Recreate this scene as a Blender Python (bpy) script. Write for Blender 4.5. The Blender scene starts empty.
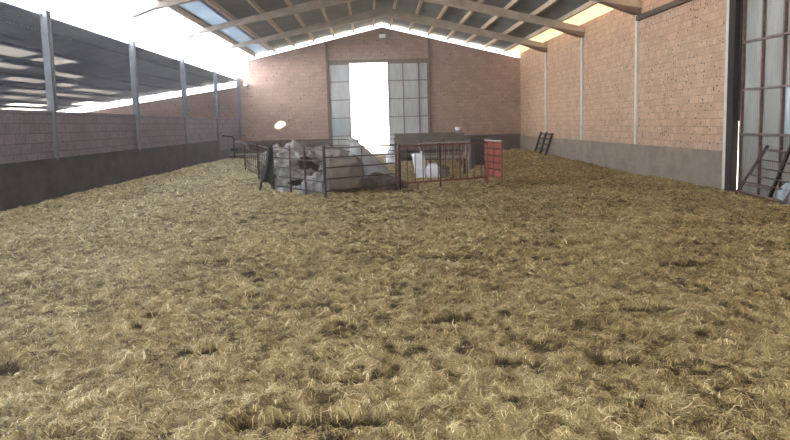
import bpy, bmesh, math, random
import numpy as np
from mathutils import Vector, Matrix, noise

random.seed(7); rng = np.random.default_rng(11)
S = bpy.context.scene
COL = S.collection

# ------------------------------------------------------------------ materials
def nt(name):
    m = bpy.data.materials.new(name); m.use_nodes = True
    t = m.node_tree; t.nodes.clear()
    out = t.nodes.new('ShaderNodeOutputMaterial')
    b = t.nodes.new('ShaderNodeBsdfPrincipled')
    t.links.new(b.outputs[0], out.inputs[0])
    return m, t, b, out
def N(t, typ, **kw):
    n = t.nodes.new(typ)
    for k, v in kw.items():
        if k in n.inputs: n.inputs[k].default_value = v
        else: setattr(n, k, v)
    return n
def rgba(c): return (c[0], c[1], c[2], 1.0)
def ramp(t, fac, stops):
    r = t.nodes.new('ShaderNodeValToRGB'); e = r.color_ramp.elements
    while len(e) < len(stops): e.new(0.5)
    for i, (p, c) in enumerate(stops):
        e[i].position = p; e[i].color = rgba(c) if len(c) == 3 else c
    t.links.new(fac, r.inputs[0]); return r
def mixc(t, fac, a, b, mode='MIX'):
    n = t.nodes.new('ShaderNodeMix'); n.data_type = 'RGBA'; n.blend_type = mode
    for sock, v in ((n.inputs[0], fac), (n.inputs[6], a), (n.inputs[7], b)):
        if hasattr(v, 'is_output'): t.links.new(v, sock)
        else: sock.default_value = v if isinstance(v, (int, float)) else rgba(v)
    return n.outputs[2]
def bump(t, b, height, strength=.3, dist=.02):
    n = N(t, 'ShaderNodeBump', Strength=strength, Distance=dist)
    t.links.new(height, n.inputs['Height']); t.links.new(n.outputs[0], b.inputs['Normal'])

def mottled(name, c1, c2, scale=6, rough=.7, metal=0, bmp=.2, stretch=(1, 1, 1), lo=.35, hi=.65):
    m, t, b, o = nt(name)
    tc = N(t, 'ShaderNodeTexCoord'); mp = N(t, 'ShaderNodeMapping'); mp.inputs['Scale'].default_value = stretch
    t.links.new(tc.outputs['Object'], mp.inputs[0])
    nz = N(t, 'ShaderNodeTexNoise', Scale=scale, Detail=6, Roughness=.6); t.links.new(mp.outputs[0], nz.inputs[0])
    r = ramp(t, nz.outputs['Fac'], [(lo, c1), (hi, c2)])
    t.links.new(r.outputs[0], b.inputs['Base Color'])
    b.inputs['Roughness'].default_value = rough; b.inputs['Metallic'].default_value = metal
    if bmp: bump(t, b, nz.outputs['Fac'], bmp)
    return m

def brick(name, axis, bw, rh, c1, c2, c3, mortar, holes=0.0, stain=(.2, .15, .12), stain_amt=.35, dark=(.05, .035, .03)):
    m, t, b, o = nt(name)
    tc = N(t, 'ShaderNodeTexCoord'); sx = N(t, 'ShaderNodeSeparateXYZ'); cx = N(t, 'ShaderNodeCombineXYZ')
    t.links.new(tc.outputs['Object'], sx.inputs[0])
    t.links.new(sx.outputs[axis], cx.inputs[0]); t.links.new(sx.outputs[2], cx.inputs[1])
    wob = N(t, 'ShaderNodeTexNoise', Scale=7, Detail=2); t.links.new(cx.outputs[0], wob.inputs[0])
    va = N(t, 'ShaderNodeVectorMath', operation='SCALE'); t.links.new(wob.outputs['Color'], va.inputs[0]); va.inputs['Scale'].default_value = .018
    vb = N(t, 'ShaderNodeVectorMath', operation='ADD'); t.links.new(cx.outputs[0], vb.inputs[0]); t.links.new(va.outputs[0], vb.inputs[1])
    def bt(a, c, off):
        n = N(t, 'ShaderNodeTexBrick', Scale=1.0); n.offset = .5
        n.inputs['Color1'].default_value = rgba(a); n.inputs['Color2'].default_value = rgba(c)
        n.inputs['Mortar'].default_value = rgba(mortar); n.inputs['Mortar Size'].default_value = .011
        n.inputs['Mortar Smooth'].default_value = .3; n.inputs['Bias'].default_value = off
        n.inputs['Brick Width'].default_value = bw; n.inputs['Row Height'].default_value = rh
        t.links.new(vb.outputs[0], n.inputs[0]); return n
    b1 = bt(c1, c2, 0.0)
    big = N(t, 'ShaderNodeTexNoise', Scale=.55, Detail=5, Roughness=.65); t.links.new(cx.outputs[0], big.inputs[0])
    fine = N(t, 'ShaderNodeTexNoise', Scale=14, Detail=4); t.links.new(cx.outputs[0], fine.inputs[0])
    r1 = ramp(t, big.outputs['Fac'], [(.35, (0, 0, 0)), (.7, (1, 1, 1))])
    colr = mixc(t, r1.outputs[0], b1.outputs['Color'], c3, 'MIX')
    n1 = t.nodes[-1]
    # keep only part of the large variation
    mm = N(t, 'ShaderNodeMath', operation='MULTIPLY'); t.links.new(r1.outputs[0], mm.inputs[0]); mm.inputs[1].default_value = .45
    t.links.new(mm.outputs[0], n1.inputs[0]) if n1.bl_idname == 'ShaderNodeMix' else None
    r2 = ramp(t, fine.outputs['Fac'], [(.3, (.72, .72, .72)), (.7, (1.15, 1.15, 1.15))])
    colr = mixc(t, .8, colr, r2.outputs[0], 'MULTIPLY')
    st = N(t, 'ShaderNodeTexNoise', Scale=.9, Detail=8, Roughness=.7); t.links.new(vb.outputs[0], st.inputs[0])
    r3 = ramp(t, st.outputs['Fac'], [(.52, (0, 0, 0)), (.75, (stain_amt,) * 3)])
    colr = mixc(t, r3.outputs[0], colr, stain)
    if holes:
        mp = N(t, 'ShaderNodeMapping'); mp.inputs['Scale'].default_value = (1 / bw, 1 / rh, 1); t.links.new(cx.outputs[0], mp.inputs[0])
        vo = N(t, 'ShaderNodeTexVoronoi', Scale=1.9, Randomness=.9); t.links.new(mp.outputs[0], vo.inputs['Vector'])
        wn = N(t, 'ShaderNodeSeparateColor'); t.links.new(vo.outputs['Color'], wn.inputs[0])
        a = N(t, 'ShaderNodeMath', operation='LESS_THAN'); t.links.new(vo.outputs['Distance'], a.inputs[0]); a.inputs[1].default_value = .25
        c = N(t, 'ShaderNodeMath', operation='LESS_THAN'); t.links.new(wn.outputs[0], c.inputs[0]); c.inputs[1].default_value = holes
        d = N(t, 'ShaderNodeMath', operation='MULTIPLY'); t.links.new(a.outputs[0], d.inputs[0]); t.links.new(c.outputs[0], d.inputs[1])
        colr = mixc(t, d.outputs[0], colr, dark)
    t.links.new(colr, b.inputs['Base Color']); b.inputs['Roughness'].default_value = .92
    bump(t, b, b1.outputs['Fac'], -.5, .012)
    return m

M = {}
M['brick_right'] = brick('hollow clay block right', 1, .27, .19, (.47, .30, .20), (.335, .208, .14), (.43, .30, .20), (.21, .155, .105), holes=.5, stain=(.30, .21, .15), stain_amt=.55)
M['brick_back'] = brick('hollow clay block back', 0, .33, .2, (.37, .24, .185), (.26, .175, .14), (.32, .20, .165), (.20, .15, .125), holes=.13, stain=(.15, .11, .095), stain_amt=.5)
M['brick_left'] = brick('hollow clay block left', 1, .46, .2, (.29, .245, .315), (.215, .18, .235), (.26, .23, .30), (.125, .105, .12), holes=.03, stain=(.13, .115, .125), stain_amt=.5)  # bluish light on this wall is put into the block colours
M['brick_shed'] = brick('hollow clay block shed', 0, .33, .2, (.33, .21, .19), (.27, .18, .165), (.31, .21, .19), (.2, .15, .14), holes=.1)

def concrete(name, c1, c2, wet):
    m, t, b, o = nt(name)
    tc = N(t, 'ShaderNodeTexCoord')
    nz = N(t, 'ShaderNodeTexNoise', Scale=1.6, Detail=8, Roughness=.65); t.links.new(tc.outputs['Object'], nz.inputs[0])
    mp = N(t, 'ShaderNodeMapping'); mp.inputs['Scale'].default_value = (.5, .5, 1.1); t.links.new(tc.outputs['Object'], mp.inputs[0])
    n2 = N(t, 'ShaderNodeTexNoise', Scale=2, Detail=6, Roughness=.7); t.links.new(mp.outputs[0], n2.inputs[0])
    r = ramp(t, nz.outputs['Fac'], [(.3, c1), (.7, c2)])
    r2 = ramp(t, n2.outputs['Fac'], [(.45, (0, 0, 0)), (.7, (.75, .75, .75))])
    t.links.new(mixc(t, r2.outputs[0], r.outputs[0], wet), b.inputs['Base Color'])
    b.inputs['Roughness'].default_value = .9; bump(t, b, nz.outputs['Fac'], .4, .03)
    return m
M['conc_right'] = concrete('rough concrete right', (.15, .118, .09), (.235, .19, .15), (.115, .082, .062))
M['conc_left'] = concrete('rough concrete left', (.078, .078, .095), (.13, .13, .155), (.05, .048, .06))  # concrete colour carries the bluish light of the left side
M['conc_back'] = concrete('rough concrete back', (.085, .066, .058), (.12, .095, .08), (.06, .047, .04))
M['beam'] = mottled('precast concrete beam', (.27, .22, .175), (.37, .31, .25), 3, .85, 0, .25)
M['purlin'] = mottled('precast purlin', (.36, .27, .19), (.50, .385, .275), 4, .85, 0, .2)
M['column'] = mottled('grey concrete column', (.42, .40, .37), (.55, .52, .48), 3, .85, 0, .2)
M['steel'] = mottled('painted grey steel', (.11, .125, .16), (.17, .185, .22), 4, .6, .1, .1)
M['darksteel'] = mottled('dark steel', (.010, .008, .007), (.022, .017, .015), 8, .9, 0, .15)
M['rust'] = mottled('rusty dark steel', (.032, .02, .018), (.075, .045, .038), 12, .7, .2, .2)
M['doorframe'] = mottled('brown painted door frame', (.085, .055, .045), (.15, .10, .08), 8, .6, .1, .15)
M['red'] = mottled('red painted steel', (.13, .025, .02), (.20, .045, .035), 9, .5, 0, .1)
M['redfade'] = mottled('faded red sheet', (.17, .028, .013), (.25, .045, .022), 4, .85, 0, .1)
M['redrust'] = mottled('rusty red bars', (.07, .025, .022), (.13, .045, .04), 12, .65, .1, .15)
M['galv'] = mottled('galvanised corrugated sheet', (.135, .132, .115), (.20, .196, .175), 2.5, .45, .25, 0, (1, 1, .25))
M['galvback'] = mottled('galvanised corrugated sheet back', (.30, .31, .31), (.40, .41, .41), 2.5, .6, .1, 0, (1, 1, .25))
M['newsheet'] = mottled('newer pale corrugated sheet', (.25, .30, .33), (.31, .36, .39), 2.5, .4, .2, 0, (1, 1, .25))
M['bagwhite'] = mottled('white woven sack', (.56, .57, .61), (.68, .69, .73), 6, .75, 0, .2)
M['baggrey'] = mottled('grey woven big bag', (.16, .145, .13), (.29, .27, .245), 4, .7, 0, .3)
M['bagbrown'] = mottled('dusty brown big bag', (.105, .08, .064), (.16, .126, .10), 3, .8, 0, .25)
M['bagsilver'] = mottled('silvery tarpaulin', (.21, .205, .21), (.31, .305, .31), 3, .55, 0, .25)
M['bagdark'] = mottled('inside of bag', (.05, .04, .035), (.09, .07, .06), 6, .9, 0, .2)
M['bagblue'] = mottled('pale bluish plastic', (.17, .20, .225), (.27, .30, .33), 6, .6, 0, .25)
M['bagfoil'] = mottled('crumpled silvery plastic', (.13, .122, .115), (.31, .297, .283), 5, .45, 0, .2)
M['heap'] = mottled('dark litter', (.07, .055, .045), (.17, .13, .10), 8, .95, 0, .5)
M['tank'] = mottled('dark weathered boards', (.085, .07, .055), (.15, .125, .10), 5, .8, 0, .2, (.4, 3, 3))
M['rubber'] = mottled('black rubber', (.02, .018, .018), (.045, .04, .038), 9, .8, 0, .15)
M['rack'] = mottled('dull metal rack', (.24, .19, .17), (.36, .30, .26), 9, .6, .2, .15)
M['lamp'] = mottled('white lamp glass', (.8, .8, .8), (.9, .9, .9), 3, .3, 0, 0)
M['slate'] = mottled('earth outside', (.45, .38, .28), (.6, .52, .4), .6, .95, 0, 0)
M['slab'] = mottled('dark slab', (.10, .08, .06), (.15, .12, .09), 1, .95, 0, 0)

def corrug_roof(name, c1, c2, axis):
    m, t, b, o = nt(name)
    tc = N(t, 'ShaderNodeTexCoord')
    nz = N(t, 'ShaderNodeTexNoise', Scale=.9, Detail=6, Roughness=.6); t.links.new(tc.outputs['Object'], nz.inputs[0])
    w = N(t, 'ShaderNodeTexWave', Scale=1.8); w.bands_direction = axis; t.links.new(tc.outputs['Object'], w.inputs[0])
    r = ramp(t, nz.outputs['Fac'], [(.3, c1), (.7, c2)]); t.links.new(r.outputs[0], b.inputs['Base Color'])
    b.inputs['Roughness'].default_value = .85; bump(t, b, w.outputs['Fac'], .8, .05)
    return m
M['roof'] = corrug_roof('grey fibre cement sheet', (.09, .10, .105), (.15, .16, .16), 'Y')
M['shedroof'] = corrug_roof('flare tinted shed roof sheet', (.06, .088, .175), (.10, .138, .245), 'Y')  # blue cast of flare and haze is painted into the sheet colour

def translucent(name, col, mixf=.75):
    m, t, b, o = nt(name)
    tc = N(t, 'ShaderNodeTexCoord')
    nz = N(t, 'ShaderNodeTexNoise', Scale=1.2, Detail=5, Roughness=.6); t.links.new(tc.outputs['Object'], nz.inputs[0])
    r = ramp(t, nz.outputs['Fac'], [(.3, tuple(c * .8 for c in col)), (.65, col)])
    tr = N(t, 'ShaderNodeBsdfTranslucent'); t.links.new(r.outputs[0], tr.inputs[0]); t.links.new(r.outputs[0], b.inputs['Base Color'])
    b.inputs['Roughness'].default_value = .6
    mx = N(t, 'ShaderNodeMixShader'); mx.inputs[0].default_value = mixf
    t.links.new(b.outputs[0], mx.inputs[1]); t.links.new(tr.outputs[0], mx.inputs[2]); t.links.new(mx.outputs[0], o.inputs[0])
    return m
M['skywhite'] = translucent('translucent white roof sheet', (.86, .90, .95))
M['skydim'] = translucent('weathered translucent roof sheet', (.22, .255, .29), .55)
M['skycream'] = translucent('yellowed translucent roof sheet', (.50, .42, .31), .6)
M['skyshed'] = translucent('weathered translucent shed sheet', (.27, .26, .25), .5)
M['skyshedpale'] = translucent('paler translucent shed sheet', (.62, .58, .52), .6)  # paler tone for the lowest and farthest lean-to sheets

def attr_straw(name, attr, stops, rough=.75, nscale=None):
    m, t, b, o = nt(name)
    a = N(t, 'ShaderNodeAttribute'); a.attribute_name = attr
    fac = a.outputs['Fac']
    if nscale:
        tc = N(t, 'ShaderNodeTexCoord')
        nz = N(t, 'ShaderNodeTexNoise', Scale=nscale, Detail=7, Roughness=.75); t.links.new(tc.outputs['Object'], nz.inputs[0])
        ad = N(t, 'ShaderNodeMath', operation='ADD'); t.links.new(fac, ad.inputs[0])
        sb = N(t, 'ShaderNodeMath', operation='MULTIPLY_ADD'); t.links.new(nz.outputs['Fac'], sb.inputs[0]); sb.inputs[1].default_value = 1.3; sb.inputs[2].default_value = -.65
        t.links.new(sb.outputs[0], ad.inputs[1]); fac = ad.outputs[0]
        bump(t, b, nz.outputs['Fac'], .9, .03)
    r = ramp(t, fac, stops); t.links.new(r.outputs[0], b.inputs['Base Color'])
    b.inputs['Roughness'].default_value = rough
    b.inputs['Specular IOR Level'].default_value = .25
    return m
M['bed'] = attr_straw('straw bedding', 'tone', [(0, (.03, .02, .010)), (.3, (.105, .075, .035)), (.55, (.26, .195, .09)), (.85, (.42, .33, .16)), (1, (.5, .40, .22))], .85, 22)
M['straw'] = attr_straw('straw stalks', 'tone', [(0, (.042, .028, .014)), (.25, (.16, .114, .052)), (.5, (.35, .268, .122)), (.8, (.58, .465, .23)), (1, (.86, .75, .48))], .6)

# ------------------------------------------------------------------ mesh helpers
def link(o, parent=None):
    COL.objects.link(o)
    if parent is not None: o.parent = parent
    return o
def obj(name, bm, m, parent=None, smooth=False, origin=None):
    me = bpy.data.meshes.new(name)
    bmesh.ops.recalc_face_normals(bm, faces=bm.faces[:])
    if origin is not None: bmesh.ops.translate(bm, verts=bm.verts[:], vec=-Vector(origin))
    bm.to_mesh(me); bm.free()
    if smooth:
        for p in me.polygons: p.use_smooth = True
    me.materials.append(M[m] if isinstance(m, str) else m)
    o = bpy.data.objects.new(name, me)
    if origin is not None: o.location = origin
    return link(o, parent)
def tag(o, label, cat, group=None, kind=None):
    if label: o['label'] = label
    if cat: o['category'] = cat
    if group: o['group'] = group
    if kind: o['kind'] = kind
    return o
def thing(name, label, cat, loc, group=None):
    o = bpy.data.objects.new(name, None); o.location = loc; o.empty_display_size = .1
    COL.objects.link(o); return tag(o, label, cat, group)
def struct(o, label=None, cat=None):
    o['kind'] = 'structure'; return tag(o, label, cat)
def box(bm, x0, x1, y0, y1, z0, z1):
    vs = [bm.verts.new(p) for p in ((x0, y0, z0), (x1, y0, z0), (x1, y1, z0), (x0, y1, z0), (x0, y0, z1), (x1, y0, z1), (x1, y1, z1), (x0, y1, z1))]
    for f in ((0, 1, 2, 3), (4, 5, 6, 7), (0, 1, 5, 4), (1, 2, 6, 5), (2, 3, 7, 6), (3, 0, 4, 7)): bm.faces.new([vs[i] for i in f])
    return bm
def BOX(*a): return box(bmesh.new(), *a)
def bar(bm, p0, p1, w, h=None, up=(0, 0, 1)):
    p0, p1 = Vector(p0), Vector(p1); h = h or w; d = (p1 - p0).normalized(); u = Vector(up)
    if abs(d.dot(u)) > .95: u = Vector((0, 1, 0))
    s = d.cross(u).normalized(); u = s.cross(d).normalized(); r = []
    for p in (p0, p1): r.append([bm.verts.new(p + s * a * w / 2 + u * b * h / 2) for a, b in ((-1, -1), (1, -1), (1, 1), (-1, 1))])
    bm.faces.new(r[0]); bm.faces.new(r[1])
    for i in range(4): bm.faces.new((r[0][i], r[0][(i + 1) % 4], r[1][(i + 1) % 4], r[1][i]))
    return bm
def tube(bm, pts, r, n=8):
    pts = [Vector(p) for p in pts]; rings = []
    for i, p in enumerate(pts):
        d = ((pts[min(i + 1, len(pts) - 1)]) - (pts[max(i - 1, 0)])).normalized()
        a = Vector((0, 0, 1)) if abs(d.z) < .9 else Vector((1, 0, 0)); s = d.cross(a).normalized(); u = s.cross(d)
        rings.append([bm.verts.new(p + (s * math.cos(2 * math.pi * k / n) + u * math.sin(2 * math.pi * k / n)) * r) for k in range(n)])
    for a, b in zip(rings, rings[1:]):
        for k in range(n): bm.faces.new((a[k], a[(k + 1) % n], b[(k + 1) % n], b[k]))
    bm.faces.new(rings[0]); bm.faces.new(rings[-1]); return bm
def TUBE(pts, r, n=8): return tube(bmesh.new(), pts, r, n)
def BAR(*a, **k): return bar(bmesh.new(), *a, **k)
def prism(bm, poly, fixed, t0, t1):
    """polygon in the plane across `fixed` axis (0: (y,z), 1: (x,z)), extruded from t0 to t1"""
    def P(a, b, t): return (t, a, b) if fixed == 0 else (a, t, b)
    A = [bm.verts.new(P(a, b, t0)) for a, b in poly]; B = [bm.verts.new(P(a, b, t1)) for a, b in poly]
    bm.faces.new(A); bm.faces.new(B); n = len(poly)
    for i in range(n): bm.faces.new((A[i], A[(i + 1) % n], B[(i + 1) % n], B[i]))
    return bm
def corr_sheet(bm, u0, u1, z0, z1, place, amp=.012, period=.076, th=.004):
    """corrugated sheet: u runs across the waves, place(u, off, z) gives the point"""
    n = max(4, int((u1 - u0) / period * 6)); prev = None
    for i in range(n + 1):
        u = u0 + (u1 - u0) * i / n; o = amp * math.sin(2 * math.pi * u / period)
        c = [bm.verts.new(place(u, o + d, z)) for d, z in ((0, z0), (0, z1), (th, z1), (th, z0))]
        if prev:
            for k in range(4): bm.faces.new((prev[k], prev[(k + 1) % 4], c[(k + 1) % 4], c[k]))
        prev = c
    return bm

# ------------------------------------------------------------------ layout
XL, XR, XA, YB, YF = -6.9, 8.085, .78, 41.2, -6.0
def g(x): return .02 - .0155 * x                       # the straw lies a little higher on the left
def roofz(x): return 6.92 - (.222 * (XA - x) if x < XA else .245 * (x - XA))
def shedz(x): return 4.07 + .137 * (x - XL)
BAYS = [17.0, 23.0, 29.0, 35.0]

# ------------------------------------------------------------------ ground and floor
struct(obj('floor', BOX(-40, 40, YF - 30, YB + 60, -.6, -.35), 'slate'), 'bare earth around and under the barn', 'ground')

# ------------------------------------------------------------------ walls
bm = bmesh.new(); D0, D1, DT = -2.02, 3.06, 4.85
gp = .27
prism(bm, [(XL - .05, .86), (D0, .86), (D0, roofz(D0) - gp), (XL - .05, roofz(XL) - gp)], 1, YB, YB + .25)
prism(bm, [(D1, .86), (XR, .86), (XR, roofz(XR) - gp), (D1, roofz(D1) - gp)], 1, YB, YB + .25)
prism(bm, [(D0, DT), (D1, DT), (D1, roofz(D1) - gp), (XA, roofz(XA) - gp), (D0, roofz(D0) - gp)], 1, YB, YB + .25)
wb = struct(obj('wall_back', bm, 'brick_back'), 'brick gable wall at the far end with a tall doorway', 'wall')
bm = BOX(XL - .05, D0, YB - .03, YB + .25, -.5, .87); box(bm, D1, XR, YB - .03, YB + .25, -.5, .87)
obj('plinth', bm, 'conc_back', wb)

RD0, RD1, RDT = 11.0, 16.75, 4.75
bm = bmesh.new(); zt = roofz(XR) - .02
box(bm, XR, XR + .25, 17.25, YB + .25, .77, zt); box(bm, XR, XR + .25, YF, RD0, .77, zt); box(bm, XR, XR + .25, RD0, 17.25, RDT, zt)
wr = struct(obj('wall_right', bm, 'brick_right'), 'long tan hollow block wall on the right', 'wall')
bm = BOX(XR - .04, XR + .25, 17.25, YB, -.5, .77); box(bm, XR - .04, XR + .25, YF, RD0, -.5, .77)
obj('plinth', bm, 'conc_right', wr)

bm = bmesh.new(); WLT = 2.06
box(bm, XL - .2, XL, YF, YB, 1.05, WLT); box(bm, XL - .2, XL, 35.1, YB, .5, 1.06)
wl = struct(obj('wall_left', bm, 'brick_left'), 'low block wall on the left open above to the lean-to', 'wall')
bm = BOX(XL - .2, XL + .05, YF, 35.1, -.5, 1.05); box(bm, XL - .2, XL + .05, 35.1, YB, -.5, .55)
obj('plinth', bm, 'conc_left', wl)

bm = prism(bmesh.new(), [(-17.0, -.5), (XL - .05, -.5), (XL - .05, shedz(XL) - .33), (-17.0, shedz(-17.0) - .33)], 1, YB, YB + .25)
struct(obj('wall_shed', bm, 'brick_shed'), 'brick end wall of the lean-to beyond the left wall', 'wall')

bm = BOX(-17.35, -17.1, YF, YB, -.5, 2.25)
struct(obj('wall_shed_blocker', bm, 'brick_shed'), 'unseen outer block wall added to darken the lean-to', 'wall')  # unseen wall added to darken the underside of the lean-to roof

bm = bmesh.new()
prism(bm, [(XL - .2, -.5), (-2.6, -.5), (-2.6, roofz(-2.6) - .1), (XL - .2, roofz(XL) - .1)], 1, YF - .25, YF)
prism(bm, [(4.2, -.5), (XR + .25, -.5), (XR + .25, roofz(XR) - .1), (4.2, roofz(4.2) - .1)], 1, YF - .25, YF)
prism(bm, [(-2.6, 4.9), (4.2, 4.9), (4.2, roofz(4.2) - .1), (XA, roofz(XA) - .1), (-2.6, roofz(-2.6) - .1)], 1, YF - .25, YF)
struct(obj('wall_front_blocker', bm, 'brick_shed'), 'unseen brick wall with a wide opening, added behind the camera to cut light', 'wall')  # unseen wall added to cut front light on the near straw

# ------------------------------------------------------------------ roof
HX, HY, HR = -6.06, 37.3, .22                          # the hole the sunbeam comes through
TH = .03
def sheet(bm, x0, x1, y0, y1, zf, th=TH):
    v = [bm.verts.new((x, y, zf(x) + d)) for d in (0, th) for x, y in ((x0, y0), (x1, y0), (x1, y1), (x0, y1))]
    for f in ((0, 1, 2, 3), (4, 5, 6, 7), (0, 1, 5, 4), (1, 2, 6, 5), (2, 3, 7, 6), (3, 0, 4, 7)): bm.faces.new([v[i] for i in f])
def holed(bm, x0, x1, y0, y1, zf, cx, cy, rx, ry, th=TH):
    """a sheet with an oval hole: ring between the oval and the border, both faces"""
    n = 28; lay = []
    ang = sorted([2 * math.pi * k / 24 + .01 for k in range(24)] + [math.atan2(yy_ - cy, xx_ - cx) % (2 * math.pi) for xx_ in (x0, x1) for yy_ in (y0, y1)])
    for d in (0, th):
        inn, out = [], []
        for k in range(n):
            a = ang[k]; c, s = math.cos(a), math.sin(a)
            jx = 1 + .03 * math.sin(3 * a + 1)
            x, y = cx + rx * c * jx, cy + ry * s * jx; inn.append(bm.verts.new((x, y, zf(x) + d)))
            f = min(((x1 - cx) / c if c > 1e-6 else (x0 - cx) / c if c < -1e-6 else 1e9), ((y1 - cy) / s if s > 1e-6 else (y0 - cy) / s if s < -1e-6 else 1e9))
            x, y = cx + c * f, cy + s * f; out.append(bm.verts.new((x, y, zf(x) + d)))
        lay.append((inn, out))
        for k in range(n): bm.faces.new((inn[k], inn[(k + 1) % n], out[(k + 1) % n], out[k]))
    for k in range(n): bm.faces.new((lay[0][0][k], lay[0][0][(k + 1) % n], lay[1][0][(k + 1) % n], lay[1][0][k]))
YE = YB + .6
bm = bmesh.new()
sheet(bm, XA, 7.25, YF, YE, roofz); sheet(bm, 8.15, 8.7, YF, YE, roofz)
sheet(bm, -3.9, XA, YF, YE, roofz); sheet(bm, -6.2, -5.85, YF, YE, roofz)
sheet(bm, -5.25, -3.9, YF, 36.6, roofz); sheet(bm, -5.25, -3.9, 38.0, YE, roofz)
ceil = struct(obj('ceiling', bm, 'roof'), 'grey corrugated roof over the barn with pale purlins', 'roof')
bm = bmesh.new(); holed(bm, -5.25, -3.9, 36.6, 38.0, roofz, -4.4, 37.3, .29, .19); obj('broken_sheet', bm, 'roof', ceil)
ys = [YF] + [5, 11] + BAYS + [YE]
for a, b in zip(ys, ys[1:]):
    bm = bmesh.new(); sheet(bm, -7.6, -6.2, a, b, roofz); o = obj('skylight_sheet', bm, 'skywhite', ceil); o['label'] = 'bright white translucent sheet at the left eave'
    bm = bmesh.new(); sheet(bm, -5.85, -5.25, a, b, roofz); o = obj('skylight_sheet', bm, 'skydim', ceil); o['label'] = 'dull bluish translucent sheet'
    bm = bmesh.new(); sheet(bm, 7.25, 8.15, a, b, roofz); o = obj('skylight_sheet', bm, 'skycream', ceil); o['label'] = 'yellowed translucent sheet at the right eave'
for k in range(7):
    xr = XA + .45 + k * 1.0; obj('purlin', BAR((xr, YF, roofz(xr) - .085), (xr, YE - .2, roofz(xr) - .085), .10, .16), 'purlin', ceil)
for k in range(7):
    xl = XA - .45 - k * 1.05; obj('purlin', BAR((xl, YF, roofz(xl) - .085), (xl, YE - .2, roofz(xl) - .085), .10, .16), 'purlin', ceil)

bm = bmesh.new()
rects = [(-9.7, -9.05, 19.4, 21.9), (-9.7, -9.05, 22.6, 24.6), (-10.75, -10.35, 22.2, 24.2), (-10.75, -10.35, 26.0, 28.8), (-12.0, -11.5, 25.6, 28.4), (-12.0, -11.5, 29.6, 31.2),
         (-12.3, -11.8, 32.4, 37.4), (-13.4, -13.0, 29.0, 32.0), (-13.4, -13.0, 33.0, 37.2), (-14.6, -14.1, 30.8, 33.2), (-14.6, -14.1, 34.0, 35.6), (-15.8, -15.2, 34.0, 37.4), (-14.9, -13.8, 39.0, 41.0), (-16.9, -16.2, 35.6, 39.6), (-16.9, -16.2, 29.0, 33.6), (-15.8, -15.2, 28.0, 32.4)]
xs = sorted(set([-17.2, XL + .0] + [r[0] for r in rects] + [r[1] for r in rects])); 
ysl = sorted(set([YF, YE] + [r[2] for r in rects] + [r[3] for r in rects]))
for x0, x1 in zip(xs, xs[1:]):
    run = None
    for y0, y1 in zip(ysl, ysl[1:]):
        mx, my = (x0 + x1) / 2, (y0 + y1) / 2
        hit = any(r[0] < mx < r[1] and r[2] < my < r[3] for r in rects)
        if not hit:
            if run is None: run = y0
        if hit and run is not None: sheet(bm, x0, x1, run, y0, shedz); run = None
    if run is not None: sheet(bm, x0, x1, run, YE, shedz)
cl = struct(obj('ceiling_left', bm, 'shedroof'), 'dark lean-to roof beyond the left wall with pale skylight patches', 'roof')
for r in rects:
    bm = bmesh.new(); sheet(bm, *r, shedz); obj('skylight_sheet', bm, 'skyshedpale' if r[0] < -14.95 or r[3] > 40 else 'skyshed', cl)
for x in (-7.6, -8.8, -10.05, -11.25, -12.6, -13.75, -15.05, -16.05, -17.1):
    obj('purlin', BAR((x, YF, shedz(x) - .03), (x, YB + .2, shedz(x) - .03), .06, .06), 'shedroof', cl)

# rafters
GR = 'concrete rafters carrying the barn roof'
rl = ['concrete rafter crossing the top of the view, nearest the camera', 'middle concrete rafter of the three under the barn roof', 'concrete rafter nearest the far brick gable wall']
for i, y in enumerate(BAYS[1:]):
    t = thing('roof_rafter', rl[i], 'rafter', (XA, y, 6.3), GR)
    w = .24
    for side, xe, name in ((-1, XL + .02, 'left'), (1, XR - .01, 'right')):
        zb = 4.93 if side < 0 else 4.74
        top = roofz(xe) - .165
        p = [(XA, 6.36), (XA, roofz(XA) - .17), (xe, top), (xe, zb)]
        obj('beam', prism(bmesh.new(), p, 1, y - w / 2, y + w / 2), 'beam', t, origin=(XA, y, 6.3)).location = (0, 0, 0)
        if side > 0:
            p = [(xe, 4.78), (xe - 1.2, 4.98), (xe - .15, 4.60), (xe, 4.60)]
            obj('haunch', prism(bmesh.new(), p, 1, y - .14, y + .14), 'doorframe', t, origin=(XA, y, 6.3)).location = (0, 0, 0)
        else:
            p = [(xe, 5.0), (xe + .9, 5.14), (xe + .12, 4.86), (xe, 4.86)]
            obj('haunch', prism(bmesh.new(), p, 1, y - .14, y + .14), 'beam', t, origin=(XA, y, 6.3)).location = (0, 0, 0)

# columns
lab = ['thick grey steel column on the left wall, nearest the camera', 'second grey steel column along the left wall', 'third grey steel column along the left wall', 'fourth grey steel column along the left wall, before the corner one', 'grey steel column in the far left corner by the gable wall']
for i, y in enumerate(BAYS + [41.0]):
    t = thing('steel_column', lab[i], 'column', (XL, y, .9), 'steel columns along the left wall')
    top = 4.16  # shaft cut short where glow would wash out its upper part
    y0, y1 = (y - .11, y + .11) if i < 4 else (y - .11, y + .11)
    bm = bmesh.new()     # an H section: two flanges and a web
    box(bm, -.04, .10, y0 - y, y0 - y + .03, WLT - .9, top - .9); box(bm, -.04, .10, y1 - y - .03, y1 - y, WLT - .9, top - .9); box(bm, .02, .06, y0 - y + .03, y1 - y - .03, WLT - .9, top - .9)
    obj('shaft', bm, 'steel', t)
    obj('lower_shaft', BOX(.0, .07, -.06, .06, .1, WLT - .9), 'steel', t)
    obj('cap_plate', BOX(-.06, .12, -.12, .12, top - .9, top - .88), 'steel', t)
lab = ['slim grey column on the right wall behind the leaning black hurdle', 'middle slim grey column on the right wall', 'tallest grey column on the right wall, nearest the camera']
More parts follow.
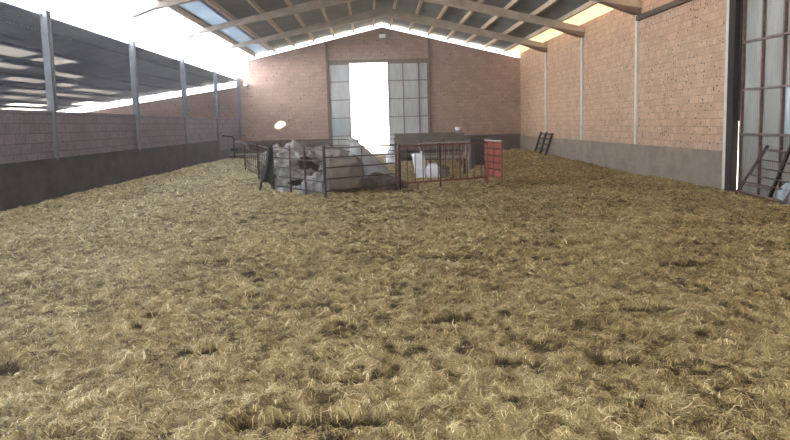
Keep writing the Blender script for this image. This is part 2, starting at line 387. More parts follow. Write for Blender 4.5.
for i, y in enumerate([35.15, 29.15, 23.15]):
    obj_ = obj('wall_column', BOX(-.05, .0, -.09, .09, 0, 3.84), 'column'); obj_.location = (XR, y, .77)
    tag(obj_, lab[i], 'column', 'slim columns along the right wall')
o = obj('door_column', BOX(-.05, .25, -.11, .11, 0, 5.05), 'column'); o.location = (XR, 17.18, -.1)
tag(o, 'pale concrete column beside the large right door', 'column')

# ------------------------------------------------------------------ back sliding door
d1 = struct(obj('door_1', BOX(D0 - .22, D1 + .22, YB - .12, YB, DT - .05, DT + .12), 'doorframe'), 'sliding metal door standing open in the far brick wall', 'door')
for x in (D0 - .16, D1 + .16):
    obj('guide_post', BAR((x, YB - .06, .1), (x, YB - .06, roofz(x) - .35), .1), 'doorframe', d1)
def leaf(x0, x1, vx, y):
    t = obj('door_leaf', BOX(x0, x1, y - .02, y + .02, DT - .12, DT - .05), 'doorframe', d1)
    zs = [.15, 1.0, 1.95, 2.9, 3.85]
    for z in zs: obj('rail', BAR((x0, y, z), (x1, y, z), .05), 'doorframe', t)
    for x in [x0 + .03] + vx + [x1 - .03]: obj('stile', BAR((x, y, .1), (x, y, DT - .1), .06, .05), 'doorframe', t)
    bm = corr_sheet(bmesh.new(), x0, x1, -.3, DT - .08, lambda u, o, z: (u, y + .03 + .6 * o, z), .012, .09)
    obj('corrugated_sheet', bm, 'galvback', t)
    return t
lf = leaf(D0 - .10, -1.0, [], YB - .06)
o = obj('replaced_sheet', corr_sheet(bmesh.new(), D0 + .06, -1.06, 1.03, 1.93, lambda u, o, z: (u, YB - .05 + .6 * o, z), .01, .09), 'newsheet', lf); o['label'] = 'newer bluish sheet low on the leaf'
leaf(1.0, D1 + .10, [1.82, 2.66], YB - .06)

# right sliding door
d2 = struct(obj('door_2', BOX(XR - .12, XR - .0, RD0 - .3, 23.0, 4.42, 4.56), 'rust'), 'tall corrugated sliding door on the right under its long track', 'door')
obj('frame_post', BOX(XR - .09, XR + .05, 16.775, 17.07, -.15, 4.44), 'darksteel', d2)
obj('slit_filler', BOX(XR + .02, XR + .09, 16.70, 16.80, 1.45, 4.40), 'darksteel', d2)  # filler strip added so the bright slit shows only low down
lf = obj('door_leaf', BOX(XR + .05, XR + .14, RD0, 16.74, 4.3, 4.38), 'doorframe', d2)
X = XR + .07
for z in (.06, 1.16, 2.12, 3.13): obj('rail', BAR((X, RD0, z), (X, 16.74, z), .06, .05), 'doorframe', lf)
yv = [16.69 - .83 * k for k in range(8)]
for k, y in enumerate(yv): obj('stile', BAR((X, y, -.2), (X, y, 4.36), .06, .06 if k % 2 == 0 else .05), 'doorframe', lf)
for k, (y1, y0) in enumerate(zip(yv, yv[1:])):
    for z0, z1 in ((-.28, 1.15), (1.17, 2.11), (2.13, 3.12), (3.14, 4.35)):
        nm = 'newsheet' if k in (2,) and z0 == 1.17 else 'galv'
        o = obj('corrugated_sheet', corr_sheet(bmesh.new(), y0 - .012, y1 + .012, z0 - .02, z1 + .02, lambda u, o, z: (X + .036 + .6 * o, u, z)), nm, lf)
        if nm == 'newsheet': o['label'] = 'brighter bluish sheet'

# ------------------------------------------------------------------ straw
def vnoise(x, y, seed):
    xi, yi = np.floor(x).astype(np.int64), np.floor(y).astype(np.int64); fx, fy = x - xi, y - yi
    fx = fx * fx * (3 - 2 * fx); fy = fy * fy * (3 - 2 * fy)
    def h(a, b):
        n = (a * 374761393 + b * 668265263 + seed * 974711) & 0x7fffffff
        n = ((n ^ (n >> 13)) * 1274126177) & 0x7fffffff
        return ((n ^ (n >> 16)) & 0xffff) / 65535.0
    return (h(xi, yi) * (1 - fx) + h(xi + 1, yi) * fx) * (1 - fy) + (h(xi, yi + 1) * (1 - fx) + h(xi + 1, yi + 1) * fx) * fy
def fbm(x, y, sc, oc, seed, gain=.5):
    s, a, t = 0, 1, 0
    for k in range(oc):
        s = s + a * vnoise(x / sc * 2 ** k + 17.3 * k, y / sc * 2 ** k + 5.1 * k, seed + k); t += a; a *= gain
    return s / t
SPOTS = [(-2.6, 5.0, .30, .16), (.19, 4.28, .14, .06), (-.30, 3.95, .5, .11), (.9, 4.9, .22, .12), (1.6, 4.9, .2, .1), (-1.2, 5.3, .25, .1), (2.2, 6.3, .3, .12), (.6, 6.0, .25, .12), (-.6, 6.5, .3, .12),
         (3.4, 8.2, .4, .15), (2.4, 9.8, .4, .15), (-1.9, 8.8, .35, .15), (1.0, 9.0, .3, .2), (6.0, 24.0, .25, .25), (-.2, 4.6, .2, .07)]
def spots(x, y):
    s = np.zeros_like(x)
    for cx, cy, rx, ry in SPOTS:
        d = ((x - cx) / rx) ** 2 + ((y - cy) / ry) ** 2 + 1.2 * (fbm(x, y, .12, 3, 91) - .5)
        s = np.maximum(s, np.clip(1.4 - d, 0, 1))
    return s
def height(x, y):
    h = .02 - .0155 * x
    h = h + .09 * (fbm(x, y, 2.6, 2, 3) - .5) + .03 * (fbm(x, y, .40, 2, 23) - .5) + .08 * (fbm(x, y * .75, .085, 3, 47) - .5)
    h = h + .16 * np.clip((y - 24) / 14, 0, 1) * np.clip((x - 5.0) / 3, 0, 1) + .05 * np.exp(-((x - XL) / .5) ** 2)
    return h - .05 * spots(x, y)
def dirt(x, y):
    a = fbm(x, y * .6, .10, 3, 61); b = fbm(x, y, 1.6, 3, 77)
    d = np.clip((a - .62) * 5 + (b - .5) * 1.6, 0, 1)
    return np.clip(np.maximum(d * .8, spots(x, y)), 0, 1)
cols = np.linspace(XL, XR, 380)
yy = [YF]
while yy[-1] < YB:
    yy.append(yy[-1] + (.35 if yy[-1] < 1.6 else max(0.022, .0055 * yy[-1])))
yy[-1] = YB; rows = np.array(yy)
gx, gy = np.meshgrid(cols, rows); zz = height(gx, gy)
V = np.stack([gx, gy, zz], -1).reshape(-1, 3); nc = len(cols); nr = len(rows)
i = (np.arange(nr - 1)[:, None] * nc + np.arange(nc - 1)[None]).reshape(-1)
F = np.stack([i, i + 1, i + 1 + nc, i + nc], -1)
def np_mesh(name, V, F, m, attr):
    me = bpy.data.meshes.new(name)
    me.vertices.add(len(V)); me.vertices.foreach_set('co', V.astype(np.float32).ravel())
    k = F.shape[1]; me.loops.add(F.size); me.loops.foreach_set('vertex_index', F.astype(np.int32).ravel())
    me.polygons.add(len(F)); me.polygons.foreach_set('loop_start', np.arange(0, F.size, k, dtype=np.int32))
    try: me.polygons.foreach_set('loop_total', np.full(len(F), k, dtype=np.int32))
    except Exception: pass
    a = me.attributes.new('tone', 'FLOAT', 'POINT'); a.data.foreach_set('value', attr.astype(np.float32))
    me.update(calc_edges=True); me.polygons.foreach_set('use_smooth', np.ones(len(F), dtype=bool))
    me.materials.append(M[m]); o = bpy.data.objects.new(name, me); COL.objects.link(o); return o
tone = .62 + .35 * (fbm(gx, gy, .9, 3, 15) - .5) + .7 * (fbm(gx, gy * .7, .065, 2, 33) - .5) - .62 * dirt(gx, gy)
bed = np_mesh('straw_bedding', V, F, 'bed', np.clip(tone, 0, 1).ravel())
tag(bed, 'thick loose golden straw covering the whole barn floor', 'straw', kind='stuff')

# single stalks lying on the bed
NS = 520000
u = rng.random(NS)
y0, y1 = 2.6, 40.9
ys_ = np.empty(0); 
# density ~ 1/y**2 over a fan as wide as the view (with some margin) and the barn
Y = np.exp(np.log(y0) + u * (np.log(y1) - np.log(y0)))
half = .78 * Y + 2.2
Xs = (rng.random(NS) * 2 - 1) * half + .03 * Y
lo, hi = XL + .1, XR - .12
keep = (Xs > lo) & (Xs < hi)
# thin out so the far part is not overfilled
Xs, Y = Xs[keep], Y[keep]
d = dirt(Xs, Y); keep = rng.random(len(Xs)) > d * .75; Xs, Y, d = Xs[keep], Y[keep], d[keep]
n = len(Xs)
L = (.026 + .065 * rng.random(n) ** 1.8) * (1 + Y / 16); W = np.maximum(.0052, Y * .00095) * (.7 + .6 * rng.random(n))
yaw = rng.random(n) * 2 * np.pi; bend = (rng.random(n) - .5) * .9
tilt = np.abs(rng.normal(0, .3, n))
z0 = height(Xs, Y)
def pt(k):
    a = yaw + bend * k; return Xs + np.cos(a) * L * .5 * k, Y + np.sin(a) * L * .5 * k
P = []
for k in (-1, 0, 1):
    px, py = pt(k); px = np.clip(px, lo, hi); py = np.minimum(py, YB - .1)
    hz = height(px, py); rise = {-1: -.006, 0: .012, 1: 0}[k]
    pz = hz + rise + (np.sin(tilt) * L * .55 if k == 1 else (np.sin(tilt) * L * .22 if k == 0 else 0))
    nx, ny = -np.sin(yaw + bend * k), np.cos(yaw + bend * k); w = W * (.5 if k == 0 else .32)
    tl = (rng.random(n) - .5) * .8 * w
    P.append(np.stack([px - nx * w, py - ny * w, pz - tl], -1)); P.append(np.stack([px + nx * w, py + ny * w, pz + tl], -1))
V = np.stack(P, 1).reshape(-1, 3); b0 = np.arange(n) * 6
F = np.concatenate([np.stack([b0, b0 + 1, b0 + 3, b0 + 2], -1), np.stack([b0 + 2, b0 + 3, b0 + 5, b0 + 4], -1)])
tn = np.clip(rng.normal(.55, .19, n) + .75 * (fbm(Xs, Y * .7, .065, 2, 33) - .5) + .25 * (fbm(Xs, Y, .9, 3, 15) - .5) - .35 * d, 0, 1)
st = np_mesh('straw_stalks', V, F, 'straw', np.repeat(tn, 6)); st.parent = bed; st['kind'] = 'stuff'

# ------------------------------------------------------------------ hurdles and gates of the pen
def hurdle(name, label, A, B, H, rails, bars, m, z0=.0, cat='hurdle', group=None, posts=(0, 1), rr=.014, pr=.022, br=.009, foot=.06):
    ax, ay = A; bx, by = B; base = Vector((ax, ay, g(ax)))
    t = thing(name, label, cat, base, group)
    def W(f, z):
        x, y = ax + (bx - ax) * f, ay + (by - ay) * f; return Vector((x, y, g(x) + z)) - base
    for f in posts: obj('post', TUBE([W(f, -foot), W(f, H + .03)], pr), m, t)
    for z in rails: obj('rail', TUBE([W(0, z), W(1, z)], rr), m, t)
    for f in bars: obj('bar', TUBE([W(f, rails[0]), W(f, rails[-1])], br, 6), m, t)
    return t, W
HG = 'metal hurdles fencing the pen'
hurdle('pen_hurdle', 'dark metal hurdle in front of the crumpled silvery bag', (-2.40, 18.75), (-1.05, 16.36), 1.06, [.12, .36, .58, .8, 1.04], [], 'rust', group=HG, posts=(0, .38, .68))
t, W = hurdle('pen_hurdle', 'dark metal hurdle in front of the brown full bag', (-1.0, 16.30), (.58, 17.92), 1.10, [.16, .42, .66, .88, 1.08], [.5], 'rust', group=HG, posts=(0, 1), pr=.03, br=.014)
hurdle('pen_hurdle', 'dark hurdle at the left side of the pen beside the rubber sheet', (-2.46, 18.85), (-3.30, 22.6), 1.02, [.12, .34, .56, .78, 1.0], [.15, .3, .45, .6, .75, .9], 'rust', group=HG, posts=(0, 1))
hurdle('pen_hurdle', 'dark hurdle at the far left of the pen with a sack on its end', (-3.34, 22.7), (-4.45, 27.2), 1.02, [.12, .34, .56, .78, 1.0], [.15, .3, .45, .6, .75, .9], 'rust', group=HG, posts=(0, 1))
hurdle('pen_hurdle', 'dark hurdle at the back of the pen before the bright doorway', (-3.2, 27.4), (.9, 28.2), 1.05, [.15, .37, .6, .82, 1.03], [.25, .5, .75], 'rust', group=HG, posts=(0, 1))

# red barred gate
A, B = (.64, 17.98), (3.0, 19.72)
base = Vector((A[0], A[1], g(A[0])))
t = thing('red_gate', 'long red metal gate with upright bars at the front of the pen', 'gate', base)
def W(f, z, off=0):
    x, y = A[0] + (B[0] - A[0]) * f, A[1] + (B[1] - A[1]) * f
    return Vector((x + off * .6, y - off * .8, g(x) + z)) - base
cr = .1
obj('frame', TUBE([W(.0, 1.02), W(0, .3), W(.015, .22), W(.04, .18), W(.5, .18), W(1, .18), W(1, 1.06), W(.5, 1.06), W(0, 1.04)], .022, 8), 'red', t)
for f in [.09 + .083 * k for k in range(11)]: obj('bar', TUBE([W(f, .18), W(f, 1.05)], .014, 6), 'redrust', t)
obj('leg', TUBE([W(.2, -.08), W(.2, .18)], .02), 'red', t); obj('leg', TUBE([W(1, -.08), W(1, .18)], .02), 'red', t)
for f in (.0, .43): obj('stake', BAR(W(f, -.06, .05), W(f, 1.1, .05), .04), 'darksteel', t)
# red sheeted panel
A, B = (3.13, 20.9), (3.34, 19.55); base = Vector((B[0], B[1], g(B[0])))
t = thing('sheeted_gate', 'red sheet panel standing at the right end of the red gate', 'gate', base)
def W(f, z, off=0):
    x, y = A[0] + (B[0] - A[0]) * f, A[1] + (B[1] - A[1]) * f
    return Vector((x - off, y - off * .2, g(x) + z)) - base
bm = bmesh.new(); bar(bm, W(.04, .64), W(.96, .64), .012, .84); obj('sheet', bm, 'redfade', t)
for f in (0, 1): obj('post', BAR(W(f, -.06), W(f, 1.1), .05), 'red', t)
obj('top_rail', TUBE([W(-.02, 1.1), W(1.02, 1.1)], .028), 'rack', t)
obj('bottom_rail', TUBE([W(0, .2), W(1, .2)], .022), 'redfade', t)
for z in (.36, .54, .72, .9): obj('rail', TUBE([W(.02, z, .03), W(.98, z, .03)], .018, 6), 'darksteel', t)
for f in (.25, .6): obj('strip', BAR(W(f, .2, .035), W(f, 1.08, .035), .016), 'redrust', t)

# ------------------------------------------------------------------ bags and heaps
def blob(fn, nu=56, nv=36):
    bm = bmesh.new(); rows_ = []
    for j in range(nv + 1):
        v = j / nv
        rows_.append([bm.verts.new(fn(2 * math.pi * k / nu, v)) for k in range(nu)])
    for a, b in zip(rows_, rows_[1:]):
        for k in range(nu): bm.faces.new((a[k], a[(k + 1) % nu], b[(k + 1) % nu], b[k]))
    bm.faces.new(rows_[0]); bm.faces.new(rows_[-1]); return bm
def sgn(c, e): return math.copysign(abs(c) ** e, c)
def ridged(p, s, o=0):
    q = Vector(p) * s + Vector((o, o * .7, o * 1.3)); return 1 - 2 * abs(noise.noise(q)) - .5 * abs(noise.noise(q * 2.3))
def big_bag(w, d, h, sq, seed, amp, prof, lean=(0, 0), fold=0):
    def fn(a, v):
        r = prof(v); e = sq
        x, y = sgn(math.cos(a), e) * w / 2 * r, sgn(math.sin(a), e) * d / 2 * r; z = h * v
        k = amp * ridged((x, y, z * .55), 3.2 / max(w, .4), seed) + .4 * amp * noise.noise(Vector((x, y, z)) * 9 + Vector((seed, 0, 0)))
        if fold: k += fold * math.sin(a * 9 + 4 * noise.noise(Vector((a, v * 2, seed)))) * min(1, v * 1.4)
        m = 1 + k / max(.25, w / 2)
        top = amp * .9 * noise.noise(Vector((x * 3, y * 3, seed))) * (v > .8)
        return (x * m + lean[0] * v * v, y * m + lean[1] * v * v, max(0, z + top) if v < .99 else z + top)
    return fn
def crumpled(w, d, h, seed, amp, prof, lean=(0, 0)):
    base = big_bag(w, d, h, .75, seed, .05, prof, lean, .02)
    def fn(a, v):
        x, y, z = base(a, v); p = Vector((x, y, z * .6))
        q = p + .12 * Vector((noise.noise(p * 3), noise.noise(p * 3 + Vector((9, 0, 0))), 0))
        e = abs(noise.noise(q * 3.1 + Vector((seed, 0, 0)))) + .6 * abs(noise.noise(q * 6.3 + Vector((0, seed, 0)))) + .3 * abs(noise.noise(q * 12 + Vector((0, 0, seed))))
        k = amp * (.45 - e) * min(1, 4 * (1 - v) + .2); rr = max(.08, math.hypot(x, y))
        return (x * (1 + k / rr), y * (1 + k / rr), max(0, z + k * .5 * (v > .15)))
    return fn
def full_prof(v):
    a = min(1, (v / .16)) if v < .16 else 1
    if v > .78: return max(.03, math.sqrt(max(0, 1 - ((v - .78) / .22) ** 2)))
    return (.86 + .14 * math.sin(a * math.pi / 2)) * (1 + .05 * math.sin(v * math.pi))
def slump_prof(v): return max(.03, (1.06 - .10 * v) if v < .35 else (1.025 - 1.0 * ((v - .35) / .65) ** 1.5))
def cone_prof(v): return max(.05, 1.05 - 1.0 * v ** .92 if v < .93 else .19 * math.sqrt(max(0, 1 - ((v - .93) / .07) ** 2)))

# crumpled silvery bag with torn openings: left of the pen
t = thing('big_bag', 'crumpled silvery bulk bag with dark torn holes at the left of the pen', 'bag', (-1.72, 18.95, g(-1.78)), 'bulk bags in the pen')
bm = blob(crumpled(1.2, 1.1, 1.22, 4, .27, slump_prof, (-.2, 0)), 130, 90)
kill = []
for f in bm.faces:
    c = f.calc_center_median()
    for hx, hz, rx, rz in ((.12, .66, .17, .17), (.40, .60, .12, .17), (.10, .22, .24, .08), (-.15, .2, .14, .07)):
        if c.y < 0 and ((c.x - hx) / rx) ** 2 + ((c.z - hz) / rz) ** 2 + .5 * noise.noise(c * 9) < 1: kill.append(f); break
bmesh.ops.delete(bm, geom=kill, context='FACES')
o = obj('sack', bm, 'bagfoil', t, True); md = o.modifiers.new('s', 'SOLIDIFY'); md.thickness = .012; md.offset = -1
inn = obj('filling', blob(big_bag(.93, .86, .98, .75, 4, .12, slump_prof, (-.12, 0)), 40, 24), 'bagdark', t, True); inn['label'] = 'dark contents showing through the holes'
for s, x in ((1, -.35), (-1, -.05)):
    obj('lifting_strap', TUBE([(x, -.1, .95), (x + .03, -.14, 1.08), (x + .1, -.1, 1.16), (x + .2, -.05, 1.04)], .018, 6), 'baggrey', t)
# loose lower skirt
t = thing('empty_sack', 'limp grey sack slumped on the straw below the torn silvery bag', 'sack', (-1.3, 17.75, g(-1.3)))
obj('sack', blob(crumpled(.66, .44, .50, 9, .25, slump_prof, (.1, 0)), 80, 50), 'bagsilver', t, True)
obj('neck', TUBE([(.05, 0, .45), (.1, 0, .56), (.2, -.04, .58)], .04, 7), 'bagsilver', t, True)
# brown full bag
t = thing('big_bag', 'full brownish bulk bag behind the front hurdle', 'bag', (-.66, 18.12, g(-.6)), 'bulk bags in the pen')
obj('sack', blob(big_bag(.84, .9, .84, .55, 2, .045, full_prof), 64, 40), 'bagbrown', t, True)
for x in (-.34, .34): obj('lifting_strap', TUBE([(x, -.36, .66), (x * .9, -.3, .83), (x * .7, -.1, .87), (x * .8, .2, .82)], .016, 6), 'bagbrown', t)
# pale bag behind
t = thing('big_bag', 'pale bulk bag behind the brown one, only its top in sight', 'bag', (-1.22, 20.1, g(-1)), 'bulk bags in the pen')
obj('sack', blob(big_bag(1.0, .9, 1.02, .6, 14, .08, full_prof, (.1, 0)), 56, 36), 'baggrey', t, True)
obj('lifting_strap', TUBE([(-.3, -.3, .82), (-.2, -.25, 1.02), (.1, -.22, 1.06), (.3, -.28, .86)], .018, 6), 'baggrey', t)
t = thing('big_bag', 'grey crumpled bulk bag behind the left hurdles, left of the torn one', 'bag', (-3.15, 25.2, g(-3.1)), 'bulk bags in the pen')
obj('sack', blob(crumpled(1.0, .9, .98, 24, .22, slump_prof, (.1, 0)), 80, 50), 'baggrey', t, True)
obj('lifting_strap', TUBE([(-.1, -.2, .8), (0, -.22, .98), (.14, -.2, 1.0), (.2, -.2, .84)], .018, 6), 'bagbrown', t)
# silvery cone
t = thing('tarpaulin_heap', 'peaked heap under a silvery grey tarpaulin before the bright doorway', 'tarpaulin', (-.10, 20.45, g(-.12)))
obj('tarpaulin', blob(big_bag(1.55, 1.2, 1.22, .8, 21, .05, cone_prof, (-.40, .1), .02), 72, 44), 'bagsilver', t, True)
obj('knot', TUBE([(-.38, .1, 1.12), (-.41, .1, 1.2), (-.37, .08, 1.24)], .035, 7), 'bagsilver', t, True)
# dark litter heap
o = obj('litter_heap', blob(big_bag(1.15, .8, .40, .9, 31, .10, slump_prof), 48, 20), 'heap', None, True); o.location = (.22, 18.75, g(.2) - .01)
tag(o, 'low dark heap of litter between the brown bag and the red gate', 'heap')

# black sheet hung over the hurdle corner
t = thing('rubber_sheet', 'black rubber sheet hanging at the left corner of the pen', 'sheet', (-2.46, 18.55, g(-2.4)))
bm = bmesh.new(); prev = None
for k in range(13):
    v = k / 12; z = 1.04 - v * .86
    wl_, wr_ = -.02 - .22 * v ** 1.2 , .07 + .04 * v
    ring = []
    for j in range(7):
        f = j / 6; x = wl_ + (wr_ - wl_) * f; y = -.03 + .03 * math.sin(f * 9 + v * 3)
        ring.append((x, y, z + .05 * v * math.sin(f * 5)))
    c = [bm.verts.new(p) for p in ring] + [bm.verts.new((p[0], p[1] + .014, p[2])) for p in reversed(ring)]
    if prev:
        for q in range(14): bm.faces.new((prev[q], prev[(q + 1) % 14], c[(q + 1) % 14], c[q]))
    else: bm.faces.new(c)
    prev = c
bm.faces.new(prev); obj('sheet', bm, 'rubber', t, True)
obj('stake', BAR((-.26, -.01, -.05), (-.13, .03, .62), .05), 'rubber', t)
obj('tie', TUBE([(-.02, -.03, 1.0), (.06, .02, 1.06), (.10, .06, 1.0)], .012, 6), 'rubber', t)

# sack end hanging on the far left hurdle
t = thing('hanging_sack', 'small pale sack hung over the far left end of the hurdles', 'sack', (-4.5, 27.1, g(-4.5) + .50))
bm = bmesh.new(); tube(bm, [(-.22, -.06, .50), (-.08, -.08, .52), (.08, -.07, .47), (.16, -.08, .36), (.19, -.08, .26)], .05, 8); obj('sack', bm, 'baggrey', t, True)
obj('cord', TUBE([(.16, -.06, .3), (.1, -.02, .47), (.02, .04, .46)], .012, 6), 'rack', t)

# white sacks in the pen
t = thing('feed_sack', 'tall white sack standing behind the red gate', 'sack', (1.42, 22.3, g(1.4)), 'white sacks behind the red gate')
obj('sack', blob(big_bag(.34, .24, .72, .6, 41, .03, lambda v: (.8 + .25 * v) if v < .93 else max(.1, 1.05 - (v - .93) * 9), (-.06, 0)), 40, 28), 'bagwhite', t, True)
obj('tied_neck', TUBE([(.0, 0, .66), (.05, 0, .74), (.10, 0, .76)], .035, 7), 'bagwhite', t, True)
t = thing('feed_sack', 'short white sack beside the tall white one', 'sack', (1.78, 22.25, g(1.8)), 'white sacks behind the red gate')
obj('sack', blob(big_bag(.36, .26, .40, .55, 47, .03, full_prof), 40, 24), 'bagwhite', t, True)
obj('folded_neck', BAR((-.12, 0, .40), (.12, 0, .41), .05, .04), 'bagwhite', t)
t = thing('straw_block', 'dull brown block of hay beside the short white sack', 'hay bale', (2.12, 22.3, g(2.1)))
obj('hay', blob(big_bag(.26, .3, .36, .4, 51, .03, full_prof), 32, 20), 'bagbrown', t, True)
obj('twine', TUBE([(-.135, -.16, .2), (0, -.17, .21), (.135, -.16, .2)], .008, 5), 'rack', t)

# white crumpled bag by the tank
t = thing('crumpled_bag', 'crumpled white bag at the left end of the dark trough', 'bag', (.85, 29.6, g(.85)))
obj('sack', blob(big_bag(.42, .4, .95, .8, 61, .09, slump_prof, (.05, 0), .03), 40, 28), 'bagwhite', t, True)
obj('flap', BAR((-.05, -.05, .85), (-.14, -.1, 1.3), .05, .14), 'bagwhite', t)

# dark trough / tank
t = thing('feed_hopper', 'long dark boarded feed hopper on legs at the back of the pen', 'feeder', (2.45, 30.6, g(2.4)))
bm = bmesh.new(); prism(bm, [(30.05 - 30.6, .55), (31.15 - 30.6, .55), (31.3 - 30.6, 1.16), (29.95 - 30.6, 1.16)], 0, -1.5, 1.2); obj('body', bm, 'tank', t)
obj('rim', BOX(-1.54, 1.24, -.70, .74, 1.16, 1.20), 'tank', t)
obj('lower_tray', BOX(-1.4, 1.1, -.75, .55, .30, .42), 'tank', t)
obj('shade_board', BOX(-1.45, 1.15, .35, .40, .10, .56), 'rubber', t)  # dark board added in place of the shade under the hopper
for x in (-1.35, 1.05):
    for y in (-.5, .45): obj('leg', BAR((x, y, -.06), (x, y, .6), .08), 'rust', t)
for x in (-.5, .4): obj('divider', BOX(x - .02, x + .02, -.62, -.55, .42, 1.1), 'rust', t)
# mug on the hopper end
t = thing('small_bucket', 'small pale bucket with a red stripe on the hopper end', 'bucket', (3.45, 30.2, g(3.4) + 1.2))
bm = bmesh.new(); bmesh.ops.create_cone(bm, cap_ends=True, segments=20, radius1=.09, radius2=.13, depth=.22, matrix=Matrix.Translation((0, 0, .11))); obj('pail', bm, 'bagwhite', t, True)
obj('handle', TUBE([(-.13, 0, .2), (-.09, 0, .3), (0, 0, .33), (.09, 0, .3), (.13, 0, .2)], .008, 6), 'rack', t)
bm = bmesh.new(); bmesh.ops.create_cone(bm, cap_ends=False, segments=20, radius1=.106, radius2=.116, depth=.06, matrix=Matrix.Translation((0, 0, .06))); obj('stripe', bm, 'redfade', t, True)
# dark box on the right
t = thing('dark_crate', 'dark crate behind the right end of the red gate', 'crate', (3.82, 26.0, g(3.8)))
obj('body', BOX(-.46, .46, -.3, .3, .16, 1.0), 'rubber', t)
obj('lid', BOX(-.48, .48, -.33, .33, 1.0, 1.05), 'rubber', t)
for x in (-.4, .4): obj('skid', BOX(x - .05, x + .05, -.3, .3, -.05, .16), 'rubber', t)
# hay rack
t = thing('hay_rack', 'splayed metal hay rack with a long trough bar behind the red gate', 'hay rack', (2.1, 22.9, g(2.1)))
obj('trough', prism(bmesh.new(), [(-.14, .52), (.14, .52), (.2, .6), (-.2, .6)], 0, -.62, .72), 'rack', t)
for x, s in ((-.6, -1), (.7, 1)):
    obj('side_bar', BAR((x, -.1, .58), (x + .08 * s, -.1, 1.02), .045), 'rack', t)
    obj('leg', BAR((x, -.12, -.05), (x, -.1, .55), .045), 'rust', t); obj('leg', BAR((x, .18, -.05), (x, .1, .55), .045), 'rust', t)
obj('top_bar', BAR((-.7, -.1, 1.0), (.8, -.1, 1.02), .03), 'rack', t)
for k in range(7): obj('bar', TUBE([(-.5 + .18 * k, .0, .58), (-.54 + .19 * k, -.1, 1.0)], .008, 6), 'rack', t)
# upright tool with red handle
o = obj('red_post', BAR((0, 0, -.05), (.06, 0, 1.02), .05), 'redrust'); o.location = (3.25, 27.6, g(3.2)); tag(o, 'reddish upright post behind the hay rack', 'post')

# low trough and pipe in the left corner
t = thing('low_trough', 'low grey trough on the straw in the far left corner', 'trough', (-5.6, 36.6, g(-5.6)))
bm = bmesh.new(); box(bm, -1.1, 1.1, -.22, .22, -.05, .10); box(bm, -1.1, 1.1, -.22, -.14, .10, .26); box(bm, -1.1, 1.1, .14, .22, .10, .26); box(bm, -1.1, -1.0, -.14, .14, .10, .26); box(bm, 1.0, 1.1, -.14, .14, .10, .26)
obj('basin', bm, 'conc_right', t); obj('rim', BOX(-1.12, 1.12, -.25, -.22, .2, .27), 'column', t)
t = thing('water_pipe', 'dark bent water pipe standing by the left wall near the far corner', 'pipe', (XL + .25, 36.2, g(XL)))
obj('riser', TUBE([(.25, 0, -.1), (.25, 0, 1.0), (.2, -.02, 1.06), (.0, -.05, 1.08), (-.2, -.3, 1.12)], .03), 'darksteel', t)
obj('bowl', BOX(.12, .38, -.12, .12, .38, .52), 'darksteel', t)

# hurdle leaning on the right wall, far
A, B = Vector((7.68, 36.0, -.08)), Vector((7.70, 33.8, -.08))
t = thing('leaning_hurdle', 'small black grid hurdle leaning on the right wall', 'hurdle', A)
up = Vector((.31, -.1, 1.02))
for f in (0, .5, 1): obj('upright', TUBE([(B - A) * f - up * .12, (B - A) * f + up * (1.08 if f < 1 else 1.0)], .05, 7), 'darksteel', t)
for k in range(5):
    q = .12 + .22 * k; obj('rail', TUBE([up * q - (B - A) * .04, (B - A) * 1.06 + up * q], .036, 6), 'darksteel', t)

# near hurdle leaning beside the right door
A, B = Vector((7.72, 15.9, -.04)), Vector((7.66, 13.95, -.08))
t = thing('leaning_hurdle', 'long brown metal hurdle leaning beside the corrugated door', 'hurdle', A)
up = Vector((.34, -.45, .90))
for f in (0, 1): obj('upright', BAR((B - A) * f - up * .06, (B - A) * f + up * 1.03, .05), 'rust', t)
for q in (.03, .26, .42, .60, .78, 1.0): obj('rail', TUBE([up * q, (B - A) * 1.0 + up * q], .024 if q in (.03, 1.0) else .014, 7), 'doorframe' if q in (.03, 1.0) else 'rust', t)
obj('hinge_pin', TUBE([up * 1.0, up * 1.09], .035, 7), 'darksteel', t)
# second frame behind
t = thing('steel_prop', 'slanting dark steel prop behind the near hurdle', 'prop', (7.92, 15.0, g(7.9)))
obj('strut', BAR((-.0, .0, -.05), (.06, -.85, 1.35), .055), 'darksteel', t)
obj('foot_plate', BOX(-.08, .08, -.08, .08, -.06, .02), 'darksteel', t)
t = thing('plastic_sack', 'pale bluish plastic sack lying against the door behind the hurdle', 'sack', (7.86, 13.95, g(7.9)))
obj('sack', blob(big_bag(.26, .80, .50, .7, 71, .06, slump_prof, (0, 0), .03), 48, 26), 'bagblue', t, True)
obj('neck', TUBE([(0, -.2, .48), (0, -.3, .58), (.02, -.36, .56)], .05, 7), 'bagblue', t, True)

# lamps
t = thing('floodlight', 'small grey floodlight under the ridge on the far wall', 'lamp', (XA, YB - .01, 6.15))
obj('housing', BOX(-.2, .2, -.16, -.06, -.12, .14), 'steel', t); obj('bracket', BOX(-.05, .05, -.06, 0, -.05, .05), 'darksteel', t); obj('lens', BOX(-.17, .17, -.17, -.16, -.09, .11), 'lamp', t)
t = thing('wall_lamp', 'small round white lamp on the far wall near the left corner', 'lamp', (-6.5, YB - .01, 3.82))
bm = bmesh.new(); bmesh.ops.create_uvsphere(bm, u_segments=18, v_segments=10, radius=.11, matrix=Matrix.Translation((0, -.1, 0)) @ Matrix.Diagonal((1, .7, 1, 1))); obj('globe', bm, 'lamp', t, True)
obj('base', BOX(-.1, .1, -.05, 0, -.1, .1), 'steel', t)

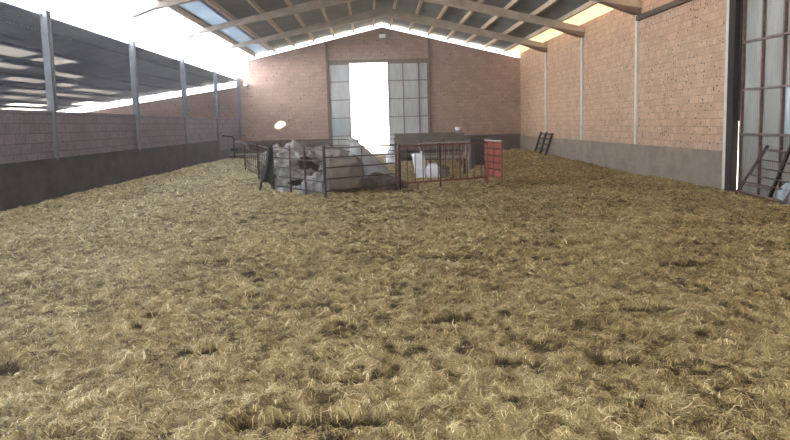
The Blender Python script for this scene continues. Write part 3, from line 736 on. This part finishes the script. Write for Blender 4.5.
# ------------------------------------------------------------------ daylight
w = bpy.data.worlds.new('World'); S.world = w; w.use_nodes = True
bg = w.node_tree.nodes['Background']; bg.inputs[0].default_value = (.93, .965, 1.0, 1); wt = w.node_tree; tc = wt.nodes.new('ShaderNodeTexCoord'); dp = wt.nodes.new('ShaderNodeVectorMath'); dp.operation = 'DOT_PRODUCT'
dp.inputs[1].default_value = (-.93, -.1, .35); wt.links.new(tc.outputs['Generated'], dp.inputs[0])
mr = wt.nodes.new('ShaderNodeMapRange'); mr.inputs['From Min'].default_value = -.1; mr.inputs['From Max'].default_value = .95
mr.inputs['To Min'].default_value = .75; mr.inputs['To Max'].default_value = 2.6
wt.links.new(dp.outputs['Value'], mr.inputs['Value']); wt.links.new(mr.outputs[0], bg.inputs[1])
sun = bpy.data.lights.new('sun', 'SUN'); sun.energy = 4.0; sun.angle = math.radians(.53); sun.color = (1, .93, .80)
so = bpy.data.objects.new('sun', sun); COL.objects.link(so)
hole = Vector((-4.4, 37.3, roofz(-4.4))); spot = Vector((-4.79, 41.2, 1.67))
so.rotation_euler = (spot - hole).to_track_quat('-Z', 'Y').to_euler(); so.location = (-20, -10, 30)

hz = bpy.data.materials.new('lens glow haze'); hz.use_nodes = True; t_ = hz.node_tree; t_.nodes.clear()
ho = t_.nodes.new('ShaderNodeOutputMaterial'); hv = t_.nodes.new('ShaderNodeVolumeScatter')
hv.inputs['Color'].default_value = (1, .95, .9, 1); hv.inputs['Density'].default_value = .0026; hv.inputs['Anisotropy'].default_value = .88
t_.links.new(hv.outputs[0], ho.inputs['Volume'])
hb = obj('glow_haze', BOX(-17.6, XR + .6, YF - .5, YB + .8, -.34, 7.3), hz)  # scatter volume added to stand in for lens glow
tag(hb, 'thin haze filling the barn in place of lens glow', 'haze', kind='stuff')

# ------------------------------------------------------------------ camera
f, yaw, pitch, roll = 764.568, .028911, .125773, .027173
cy, sy, cp, sp = math.cos(yaw), math.sin(yaw), math.cos(pitch), math.sin(pitch)
fw = Vector((sy * cp, cy * cp, -sp)); r = Vector((cy, -sy, 0)); u = r.cross(fw); c, s = math.cos(roll), math.sin(roll)
R = r * c - u * s; U = r * s + u * c
cam = bpy.data.cameras.new('camera'); cam.sensor_width = 36; cam.lens = f / 790 * 36; cam.clip_end = 300; cam.clip_start = .05
co = bpy.data.objects.new('camera', cam); COL.objects.link(co)
m = Matrix((R, U, -fw)).transposed().to_4x4(); m.translation = (0, 0, 1.6); co.matrix_world = m
S.camera = co

S.view_settings.view_transform = 'Standard'; S.view_settings.look = 'None'; S.view_settings.gamma = 1; S.view_settings.use_curve_mapping = False
S.view_settings.exposure = 3.62
S.cycles.max_bounces = 12; S.cycles.diffuse_bounces = 8; S.cycles.transmission_bounces = 6
S.cycles.use_denoising = True; S.cycles.sample_clamp_indirect = 0
